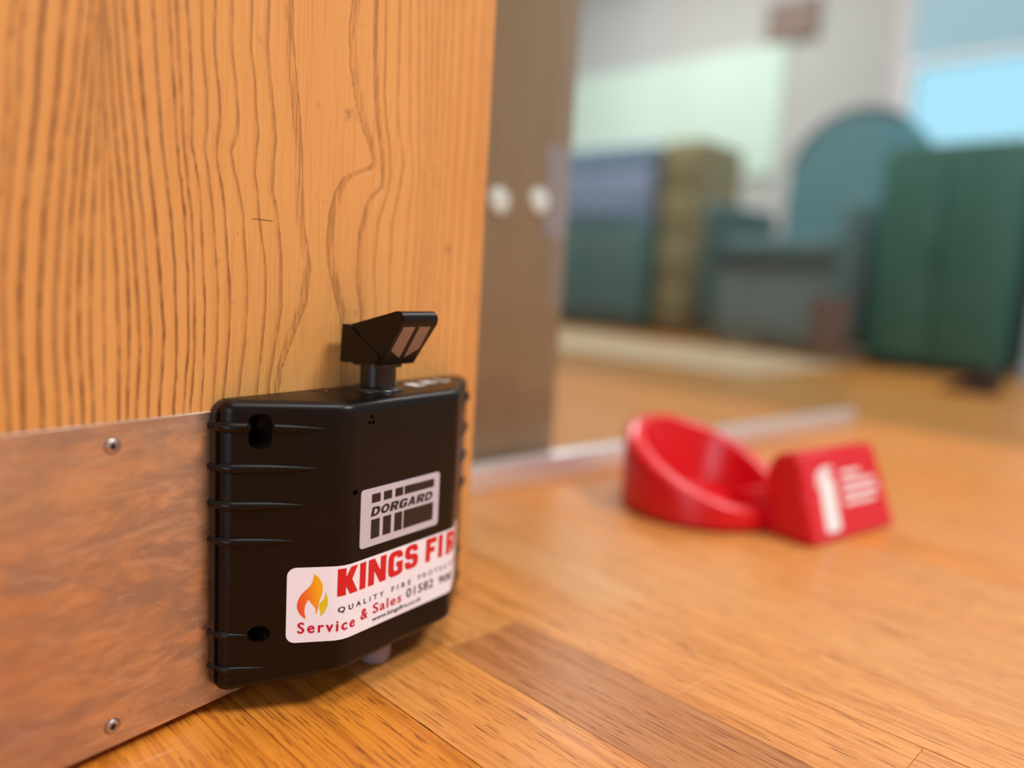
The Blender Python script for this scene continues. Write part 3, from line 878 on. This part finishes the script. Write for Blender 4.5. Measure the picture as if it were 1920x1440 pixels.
# ------------------------------------------------------------------ satin label plate
LP = prism_bm(rounded_rect(0.2668, 0.3271, H - 0.1424, H - 0.1112, 0.0020, 5), lambda u, v, d: Vector((u, d, v)), None, 0.2802, 0.27955)
label = bm_obj('name_plate', LP, M['labelplate'], dev, angle=30)
tag(label, 'silver name plate with black bars and slanted lettering')
for x0, x1 in ((0.2742, 0.2804), (0.2828, 0.2888), (0.2913, 0.2973), (0.2984, 0.3224)):
    box('printed_bar', ((x0 + x1) / 2, 0.27952, H - 0.11675), (x1 - x0, 0.00012, 0.0047), M['ink'], label)
    box('printed_bar', ((x0 + x1) / 2, 0.27952, H - 0.13325), (x1 - x0, 0.00012, 0.0103), M['ink'], label)
GLY = {
 'K': [[(0, 0), (.36, 0), (.36, .36), (.56, 0), (.98, 0), (.66, .53), (.96, 1), (.58, 1), (.36, .66), (.36, 1), (0, 1)]],
 'I': [[(0, 0), (1, 0), (1, 1), (0, 1)]],
 'N': [[(0, 0), (.33, 0), (.33, .52), (.66, 0), (1, 0), (1, 1), (.67, 1), (.67, .48), (.34, 1), (0, 1)]],
 'G': [[(.22, 0), (.66, 0), (.86, .03), (1, .10), (1, .55), (.54, .55), (.54, .37), (.65, .37), (.65, .21), (.46, .21), (.38, .28), (.38, .72), (.46, .79), (.58, .79), (.64, .70), (1, .70), (.97, .86), (.84, .97), (.66, 1), (.30, 1), (.12, .95), (.02, .82), (0, .68), (0, .28), (.04, .12)]],
 'S': [[(.02, .16), (.12, .04), (.3, 0), (.7, 0), (.9, .05), (1, .2), (1, .42), (.9, .55), (.7, .6), (.4, .62), (.38, .7), (.42, .79), (.6, .79), (.63, .69), (.98, .69), (.96, .86), (.84, .97), (.66, 1), (.32, 1), (.12, .95), (.02, .82), (0, .62), (.08, .48), (.28, .41), (.58, .38), (.62, .3), (.58, .21), (.4, .21), (.36, .32), (0, .32)]],
 'F': [[(0, 0), (.44, 0), (.44, .37), (.86, .37), (.86, .6), (.44, .6), (.44, .76), (1, .76), (1, 1), (0, 1)]],
 'R': [[(0, 0), (.38, 0), (.38, .36), (.46, .36), (.62, 0), (1, 0), (.82, .42), (.95, .52), (1, .66), (.98, .84), (.86, .96), (.68, 1), (0, 1)], [(.38, .58), (.56, .58), (.62, .64), (.62, .74), (.56, .79), (.38, .79)]],
 'E': [[(0, 0), (1, 0), (1, .24), (.44, .24), (.44, .39), (.9, .39), (.9, .61), (.44, .61), (.44, .76), (1, .76), (1, 1), (0, 1)]],
 'D': [[(0, 0), (.58, 0), (.80, .07), (.94, .22), (1, .42), (1, .58), (.94, .78), (.80, .93), (.58, 1), (0, 1)], [(.31, .23), (.50, .23), (.62, .31), (.68, .44), (.68, .56), (.62, .69), (.50, .77), (.31, .77)]],
 'O': [[(.5 + .5 * math.cos(2 * PI * i / 24), .5 + .5 * math.sin(2 * PI * i / 24)) for i in range(24)], [(.5 + .21 * math.cos(2 * PI * i / 20), .5 + .27 * math.sin(2 * PI * i / 20)) for i in range(20)]],
 'A': [[(0, 0), (.31, 0), (.37, .18), (.63, .18), (.69, 0), (1, 0), (.67, 1), (.33, 1)], [(.43, .37), (.57, .37), (.5, .68)]],
}
for i, ch in enumerate('DORGARD'):
    x0 = 0.2737 + i * 0.00683
    z0, hz = H - 0.1263, 0.0049
    loops = [[(x0 + p[0] * 0.0061 + 0.25 * p[1] * hz, z0 + p[1] * hz) for p in L] for L in GLY[ch]]
    bm = fill_polys(loops)
    for v in bm.verts: v.co = Vector((v.co.x, 0.27944, v.co.y))
    bm_obj('letter', bm, M['ink'], label, smooth=False)

# ------------------------------------------------------------------ wrap-around sticker
ST0, ST1 = -0.0275, 0.1060
bm = fill_polys([rounded_rect(ST0, ST1, -0.1880, -0.1484, 0.0045, 6)])
wrap(bm, 0.00016, 0.0030)
stk = bm_obj('sticker', bm, M['sticker'], dev)
tag(stk, 'white vinyl sticker with flame and red lettering')
def stick(name, bm, mat, off=0.00026):
    return bm_obj(name, wrap(bm, off), mat, stk, smooth=False)
for ch, a, b in (('K', -2.8, 9.6), ('I', 10.6, 14.8), ('N', 16.6, 29.6), ('G', 31.2, 42.5), ('S', 44.0, 54.8), ('F', 61.1, 70.2), ('I', 71.9, 75.8), ('R', 78.8, 88.4), ('E', 90.2, 98.8)):
    z0, z1 = (-0.1644, -0.1500) if a < 40 else (-0.1635, -0.1496)
    lp = [[(a * 0.001 + p[0] * (b - a) * 0.001, z0 + p[1] * (z1 - z0)) for p in L] for L in GLY[ch]]
    stick('letter', fill_polys(lp), M['red_ink'])
stick('lettering', fit(text_bm('QUALITY', 0.022, 0, 1.75), -0.0022, 0.0286, -0.1736, -0.1702), M['ink'])
stick('lettering', fit(text_bm('FIRE', 0.022, 0, 1.75), 0.0344, 0.0497, -0.1729, -0.1698), M['ink'])
stick('lettering', fit(text_bm('PROTECTION', 0.016, 0, 1.6), 0.0556, 0.0985, -0.1721, -0.1692), M['ink'])
stick('lettering', fit(text_bm('Service', 0.03, 0, 1.3), -0.0220, 0.0082, -0.1832, -0.1772), M['crim_ink'])
stick('lettering', fit(text_bm('&', 0.035), 0.0121, 0.0171, -0.1817, -0.1757), M['crim_ink'])
stick('lettering', fit(text_bm('Sales', 0.03, 0, 1.2), 0.0207, 0.0426, -0.1809, -0.1752), M['crim_ink'])
stick('lettering', fit(text_bm('01582', 0.022, 0, 1.12), 0.0463, 0.0690, -0.1801, -0.1747), M['ink'])
stick('lettering', fit(text_bm('900', 0.018, 0, 1.0), 0.0735, 0.0870, -0.1803, -0.1753), M['ink'])
stick('lettering', fit(text_bm('www.kingsfire.co.uk', 0.02, 0, 0.95), 0.0204, 0.0589, -0.1859, -0.1827), M['ink'])
def smooth_loop(P, it=2):
    for _ in range(it):
        Q = []
        for i in range(len(P)):
            a, b = P[i], P[(i + 1) % len(P)]
            Q += [(a[0] * .75 + b[0] * .25, a[1] * .75 + b[1] * .25), (a[0] * .25 + b[0] * .75, a[1] * .25 + b[1] * .75)]
        P = Q
    return P
fl1 = [(-14.53, -151.6), (-14.5, -152.0), (-12.2, -153.6), (-10.6, -156.3), (-9.9, -159.4), (-10.3, -162.6), (-11.5, -166.2), (-11.9, -168.4), (-12.1, -170.6), (-12.9, -173.1), (-13.2, -173.3), (-13.1, -170.6), (-14.4, -168.4), (-15.8, -167.0), (-16.4, -165.1), (-17.6, -166.4), (-18.5, -168.6), (-18.8, -171.6), (-18.0, -175.2), (-18.3, -175.4), (-20.4, -173.6), (-22.1, -170.6), (-22.5, -168.0), (-21.7, -164.6), (-20.0, -161.8), (-17.4, -159.5), (-15.4, -157.0), (-14.6, -154.0)]
fl2 = [(-8.67, -161.6), (-8.55, -161.7), (-7.7, -164.0), (-7.3, -166.6), (-7.6, -169.4), (-8.6, -172.0), (-10.4, -174.3), (-10.7, -174.2), (-10.9, -172.0), (-11.6, -169.6), (-11.3, -167.4), (-9.6, -165.6), (-8.8, -163.8)]
def mm(P): return [(a * 0.001, b * 0.001) for a, b in P]
stick('flame', fill_polys([smooth_loop(mm(fl1), 2)]), M['flame'])
stick('flame', fill_polys([smooth_loop(mm(fl2), 2)]), M['yellow_ink'])

# ------------------------------------------------------------------ red plastic floor stand
RC = Vector((0.762, 0.288, 0))
b0 = Vector((0.713, 0.1605, 0)); db = Vector((0.95542, -0.29525, 0)); nb = Vector((0.29525, 0.95542, 0))
stand = empty('extinguisher_stand', (0.77, 0.22, 0.0), 'red plastic floor stand with round cup and white-marked block', 'floor stand')
def hcup(t): return 0.055 + 0.033 * math.cos(t - math.radians(75))
bm = bmesh.new()
n = 64
R = 0.085
rows = []
for i in range(n):
    t = 2 * PI * i / n
    h = hcup(t); c, s = math.cos(t), math.sin(t)
    prof = [(R * 0.90, 0.0), (R, 0.004), (R, h - 0.008), (R * 0.99, h - 0.0045), (R * 0.965, h - 0.0018), (R * 0.81, h), (R * 0.775, h - 0.002), (R * 0.76, h - 0.007), (R * 0.74, 0.016), (R * 0.70, 0.011), (R * 0.30, 0.010), (R * 0.26, 0.016), (R * 0.04, 0.017)]
    rows.append([bm.verts.new((RC.x + r * c, RC.y + r * s, max(z, 0.0003))) for r, z in prof])
for i in range(n):
    a, b = rows[i], rows[(i + 1) % n]
    for k in range(len(a) - 1): bm.faces.new((a[k], b[k], b[k + 1], a[k + 1]))
bm.faces.new([r[-1] for r in rows]); bm.faces.new([r[0] for r in reversed(rows)])
bm_obj('cup', bm, M['red'], stand, angle=50)
# neck between cup and block
def nk(u, v): return b0 + db * u + nb * v
pl = [nk(0.012, 0.040), nk(0.120, 0.040), nk(0.100, 0.075), nk(0.090, 0.105), nk(0.010, 0.105), nk(0.000, 0.075)]
bm = bmesh.new()
A = [bm.verts.new((p.x, p.y, 0.0004)) for p in pl]
hh = [0.046, 0.046, 0.036, 0.026, 0.026, 0.036]
B = [bm.verts.new((p.x, p.y, z)) for p, z in zip(pl, hh)]
bm.faces.new(A)
for i in range(6):
    j = (i + 1) % 6; bm.faces.new((A[i], A[j], B[j], B[i]))
c_ = bm.verts.new(sum((v.co for v in B), Vector()) / 6)
for i in range(6): bm.faces.new((B[i], B[(i + 1) % 6], c_))
bm_obj('neck', bm, M['red'], stand, smooth=False)
# label block: raked front face
TB = 0.026                                # the face leans back by this much
prof = [(0.0, 0.0004), (0.052, 0.0004), (0.058, 0.060), (0.050, 0.078), (TB, 0.083)]
bm = bmesh.new()
E0 = [bm.verts.new(nk(0.0, v) + Vector((0, 0, z))) for v, z in prof]
E1 = [bm.verts.new(nk(0.150 - (0.016 if z > 0.05 else 0.0), v) + Vector((0, 0, z))) for v, z in prof]
bm.faces.new(E0); bm.faces.new(list(reversed(E1)))
for i in range(len(prof)):
    j = (i + 1) % len(prof); bm.faces.new((E0[i], E0[j], E1[j], E1[i]))
bmesh.ops.recalc_face_normals(bm, faces=bm.faces)
bmesh.ops.bevel(bm, geom=list(bm.edges), offset=0.003, segments=3, affect='EDGES')
block = bm_obj('label_block', bm, M['red'], stand)
fz = math.hypot(TB, 0.083)
fdir = (nb * TB + Vector((0, 0, 0.083))) / fz
fnor = db.cross(fdir); fnor = fnor if fnor.dot(nb) < 0 else -fnor
def blk(u, v, d): return b0 + db * u + fdir * v + fnor * d
def bpoly(pts, mat, name):
    bm_obj(name, prism_bm(pts, blk, None, -0.0003, 0.0003), mat, block, smooth=False)
cyl_icon = [(.028, .010), (.049, .010), (.051, .013), (.051, .054), (.048, .061), (.043, .064), (.043, .067), (.051, .068), (.051, .071), (.035, .071), (.024, .066), (.021, .054), (.024, .054), (.027, .062), (.035, .066), (.035, .064), (.029, .061), (.026, .054), (.026, .013)]
bpoly(cyl_icon, M['white_ink'], 'pictogram')
for u0, u1, v0 in ((.064, .098, .060), (.064, .122, .050), (.064, .128, .041), (.064, .120, .032)):
    bpoly([(u0, v0), (u1, v0), (u1, v0 + .0042), (u0, v0 + .0042)], M['white_ink'], 'printed_line')

# ------------------------------------------------------------------ glass screen behind the door
g0 = Vector((0.615, 0.480, 0)); gd = Vector((0.97629, -0.21645, 0)); gn = Vector((0.21645, 0.97629, 0))
GA = math.atan2(gd.y, gd.x)
def G(u, v, z): return g0 + gd * u + gn * v + Vector((0, 0, z))
win = empty('window_1', G(0.4, 0.012, 0), 'frameless glass screen standing in a slim aluminium floor rail', None)
win['kind'] = 'structure'
box('bottom_rail', G(0.36, 0.010, 0.0152), (1.05, 0.020, 0.030), M['alu'], win, GA, 0.002)
box('pane', G(0.40, 0.012, 1.066), (0.96, 0.008, 2.07), M['glass'], win, GA)
jamb = empty('trim_1', G(0.02, 0.06, 0), 'brown varnished timber jamb behind the glass screen', None)
jamb['kind'] = 'structure'
box('post', G(0.02, 0.055, 1.051), (0.25, 0.05, 2.10), M['jamb'], jamb, GA, 0.003)
for u, z in ((0.0391, 0.307), (0.0968, 0.313)):
    bm_obj('white_disc', cyl_bm(G(u, 0.031, z), G(u, 0.0265, z), 0.0150, 0.0138, 24, 0.002), M['disc_white'], jamb)  # bright white discs on the front of the post
box('reflection_patch', G(0.122, 0.0295, 0.325), (0.036, 0.002, 0.10), plain('pink_reflection', lin(176, 156, 158), 0.4, 0.3), jamb, GA, 0.0006, 1)  # blurred pink reflection on the jamb, put in as a thin pale plate

# ------------------------------------------------------------------ far room
mint = plain('mint_paint', lin(206, 224, 212), 0.6, scale=3)
greyp = plain('warm_grey_paint', lin(186, 182, 180), 0.7, scale=2)
bluep = plain('pale_blue_paint', lin(148, 180, 190), 0.6, scale=2)
def QB(name, p0, p1, q0, q1, z0, z1, mat, parent=None, r=0.0, seg=2):
    return box(name, PQ((p0 + p1) / 2, (q0 + q1) / 2, (z0 + z1) / 2), (p1 - p0, q1 - q0, z1 - z0), mat, parent, PA, r, seg)
wf = empty('wall_far', PQ(2.0, 4.3, 0), 'pale painted far wall with a window opening', None); wf['kind'] = 'structure'
# pieces of the wall around the window opening (p 0.30..1.45, z 1.02..2.1)
QB('wall_panel', 1.50, 5.6, 4.20, 4.35, 0.0, 2.7, greyp, wf)
QB('wall_panel', -2.5, 0.20, 4.20, 4.35, 0.0, 2.7, greyp, wf)
QB('wall_panel', 0.20, 1.50, 4.20, 4.35, 0.0, 0.98, greyp, wf)
QB('wall_panel', 0.20, 1.50, 4.20, 4.35, 1.42, 2.7, bluep, wf)
QB('wall_board', 2.15, 4.2, 4.18, 4.20, 0.90, 1.62, mint, wf)
w2 = empty('window_2', PQ(0.85, 4.22, 0.98), 'small daylight window in the far wall', None); w2['kind'] = 'structure'
wf_m = plain('white_frame', lin(215, 220, 222), 0.5)
QB('window_frame', 0.20, 1.50, 4.19, 4.25, 0.98, 1.01, wf_m, w2)
QB('window_frame', 0.20, 1.50, 4.19, 4.25, 1.39, 1.42, wf_m, w2)
QB('window_frame', 0.20, 0.23, 4.19, 4.25, 1.01, 1.39, wf_m, w2)
QB('window_frame', 1.47, 1.50, 4.19, 4.25, 1.01, 1.39, wf_m, w2)
QB('pane', 0.23, 1.47, 4.215, 4.223, 1.01, 1.39, M['glass'], w2)
ce = QB('ceiling', -4, 6, -4, 5.2, 2.7, 2.8, plain('ceiling_white', lin(225, 222, 216), 0.8))
tag(ce, 'white painted ceiling', None, None, 'structure')

cream = plain('cream_paint', lin(214, 206, 196), 0.8, scale=2)
tag(QB('wall_near', -4, 6, -3.1, -3.0, 0.0, 2.7, cream), 'cream wall behind the viewer', None, None, 'structure')
tag(QB('wall_right', -3.6, -3.5, -3.0, 4.2, 0.0, 2.7, cream), 'cream side wall', None, None, 'structure')
tag(QB('wall_left', 5.5, 5.6, -3.0, 4.2, 0.0, 2.7, cream), 'cream end wall', None, None, 'structure')
w3 = empty('added_frame', PQ(-0.9, -2.98, 0.15), 'added frame around the unseen cool area light behind the viewer', None); w3['kind'] = 'structure'  # frame added round the cool area light; the wall behind is solid
for a_, b_, c_, d_ in ((-1.62, -0.18, 0.08, 0.14), (-1.62, -0.18, 1.66, 1.72), (-1.62, -1.56, 0.14, 1.66), (-0.24, -0.18, 0.14, 1.66)):
    QB('window_frame', a_, b_, -3.0, -2.95, c_, d_, wf_m, w3)
band_o = QB('floor_band', 1.02, 3.05, 1.95, 2.72, 0.0003, 0.006, plain('beige_band', lin(160, 138, 112), 0.8, scale=60), None, 0.002, 1)  # thin beige band, paler than the boards
tag(band_o, 'thin pale beige band on the floor in front of the far furniture', 'mat')

dg_ = plain('dark_green_paint', lin(46, 92, 80), 0.5, scale=5)
dg2 = plain('dark_green_panel', lin(50, 96, 84), 0.5, scale=5)
teal = plain('teal_fabric', lin(68, 114, 122), 0.8, scale=30)
dteal = plain('dark_teal_fabric', lin(52, 84, 88), 0.8, scale=30)
gfab = plain('grey_fabric', lin(98, 116, 118), 0.85, scale=30)
olive = plain('olive_tan_paint', lin(128, 118, 84), 0.5, scale=5)
lilac = plain('lilac_grey_plastic', lin(112, 118, 142), 0.5, scale=5)
brownm = plain('brown_plastic', lin(96, 70, 58), 0.5, scale=8)
dbrown = plain('dark_brown_rubber', lin(58, 40, 34), 0.6, scale=8)

# tall green cupboard
cab = empty('cupboard', PQ(0.83, 2.98, 0), 'dark green two-door metal cupboard by the pale pillar', 'cupboard')
QB('carcass', 0.62, 1.03, 2.78, 3.18, 0.03, 0.745, dg_, cab, 0.006)
QB('door', 0.628, 0.822, 2.762, 2.779, 0.045, 0.735, dg_, cab, 0.003)
d2 = QB('door', 0.828, 1.022, 2.762, 2.779, 0.045, 0.735, dg2, cab, 0.003)
QB('handle', 0.838, 0.846, 2.752, 2.762, 0.34, 0.44, dg_, d2, 0.002)
QB('plinth', 0.64, 1.01, 2.80, 3.16, 0.0, 0.03, dbrown, cab)

# small brown bin
bn = empty('waste_bin', PQ(1.06, 2.75, 0), 'small brown waste bin beside the dark green cupboard', 'bin')
bm = bmesh.new()
n = 28
cb_ = PQ(1.115, 2.68)
R_ = [[bm.verts.new((cb_.x + r * math.cos(2 * PI * i / n), cb_.y + r * math.sin(2 * PI * i / n), z)) for i in range(n)] for r, z in ((0.055, 0.0005), (0.070, 0.22), (0.073, 0.228), (0.069, 0.228), (0.066, 0.215), (0.052, 0.012))]
for a, b in zip(R_[:-1], R_[1:]):
    for i in range(n):
        j = (i + 1) % n; bm.faces.new((a[i], a[j], b[j], b[i]))
bm.faces.new(R_[0]); bm.faces.new(R_[-1])
bm_obj('bin_body', bm, brownm, bn)

# dark wedge on the floor
bm = prism_bm([(0, 0.0005), (0.13, 0.0005), (0.13, 0.012), (0.02, 0.058), (0, 0.058)], lambda u, v, d: PQ(0.50 + u, d, v), None, 2.28, 2.36)
bmesh.ops.bevel(bm, geom=list(bm.edges), offset=0.004, segments=2, affect='EDGES')
tag(bm_obj('door_wedge', bm, dbrown), 'dark brown wedge lying on the floor before the green cupboard', 'wedge')

# upholstered chair with a rounded back
ch = empty('armchair', PQ(1.40, 3.2, 0), 'teal upholstered armchair with rounded high back', 'armchair')
QB('base', 1.18, 1.72, 2.92, 3.42, 0.03, 0.34, gfab, ch, 0.03, 3)
QB('seat_cushion', 1.20, 1.70, 2.89, 3.40, 0.335, 0.46, dteal, ch, 0.05, 4)
for p in (1.12, 1.70): QB('armrest', p, p + 0.10, 2.90, 3.42, 0.10, 0.60, dteal if p > 1.3 else teal, ch, 0.04, 4)
for p in (1.20, 1.69):
    for q in (2.95, 3.38):
        bm_obj('leg', cyl_bm(PQ(p, q, 0.0003), PQ(p, q, 0.05), 0.016, 0.022, 14), dbrown, ch)
prof = [(-0.29, 0.40), (0.29, 0.40), (0.30, 0.72)]
prof += [(0.30 * math.cos(math.radians(a)), 0.74 + 0.29 * math.sin(math.radians(a))) for a in range(0, 181, 12)] + [(-0.30, 0.72)]
bm = prism_bm(prof, lambda u, v, d: PQ(1.37 + u, d + (v - 0.4) * 0.10, v), None, 3.34, 3.45)
bmesh.ops.recalc_face_normals(bm, faces=bm.faces)
bmesh.ops.bevel(bm, geom=[e for e in bm.edges if e.calc_length() > 0 and abs(e.verts[0].co.dot(QX) - e.verts[1].co.dot(QX)) < 0.05], offset=0.03, segments=3, affect='EDGES')
bk = bm_obj('backrest', bm, teal, ch)
pts = [(0.292 * math.cos(math.radians(a)), 0.74 + 0.285 * math.sin(math.radians(a))) for a in range(12, 130, 8)]
bm = bmesh.new()
k = 8; rings = []
for u, v in pts:
    c = PQ(1.37 + u, 3.355 + (v - 0.4) * 0.10 - 0.012, v)
    rings.append([bm.verts.new(c + PX * (0.014 * math.cos(2 * PI * i / k)) + Vector((0, 0, 0.014 * math.sin(2 * PI * i / k)))) for i in range(k)])
for a, b in zip(rings[:-1], rings[1:]):
    for i in range(k):
        j = (i + 1) % k; bm.faces.new((a[i], a[j], b[j], b[i]))
bm_obj('piping', bm, plain('dark_piping', lin(48, 58, 66), 0.6), bk)

# olive tan pedestal
pe = empty('pedestal', PQ(2.12, 3.35, 0), 'narrow olive tan drawer pedestal left of the teal armchair', 'pedestal')
QB('carcass', 2.02, 2.22, 3.22, 3.6, 0.02, 0.93, olive, pe, 0.005)
for i in range(4):
    d = QB('drawer', 2.03, 2.21, 3.203, 3.219, 0.04 + 0.22 * i, 0.25 + 0.22 * i, olive, pe, 0.003)
    QB('handle', 2.09, 2.15, 3.195, 3.203, 0.19 + 0.22 * i, 0.20 + 0.22 * i, olive, d, 0.001, 1)

# low green cabinet with a lilac grey machine on it
lc = empty('low_cabinet', PQ(2.5, 3.35, 0), 'low dark green cabinet under the lilac grey machine', 'cabinet')
QB('carcass', 2.24, 2.98, 3.14, 3.6, 0.03, 0.53, dg_, lc, 0.005)
for i in range(2):
    d = QB('door', 2.25 + 0.365 * i, 2.605 + 0.365 * i, 3.122, 3.139, 0.05, 0.515, plain('olive_green_panel', lin(58, 74, 52), 0.6), lc, 0.003)
    QB('handle', 2.585 + 0.04 * i, 2.595 + 0.04 * i, 3.114, 3.122, 0.25, 0.35, dg_, d, 0.001, 1)
QB('plinth', 2.26, 2.96, 3.16, 3.58, 0.0, 0.03, dbrown, lc)
pr = empty('printer', PQ(2.5, 3.35, 0.53), 'lilac grey office machine on the low green cabinet', 'printer')
QB('body', 2.27, 2.92, 3.18, 3.56, 0.531, 0.80, lilac, pr, 0.02, 3)
QB('lid', 2.28, 2.91, 3.20, 3.56, 0.80, 0.93, plain('blue_grey_plastic', lin(96, 112, 132), 0.5), pr, 0.02, 3)
QB('paper_tray', 2.36, 2.82, 3.150, 3.178, 0.58, 0.62, lilac, pr, 0.004)

# pale pillar at the right
plr = QB('trim_2', 0.10, 0.575, 2.95, 3.30, 0.0, 2.7, bluep)
tag(plr, 'pale blue grey square pillar', None, None, 'structure')

# small brown framed picture on the far wall
pic = empty('picture', PQ(2.1, 4.19, 1.5), 'small brown framed picture high on the far wall', 'picture')
QB('frame', 1.98, 2.28, 4.180, 4.199, 1.62, 1.84, plain('brown_frame', lin(110, 84, 70), 0.5), pic, 0.004)
QB('print', 2.00, 2.26, 4.176, 4.180, 1.64, 1.82, plain('brown_print', lin(130, 104, 92), 0.6), pic)
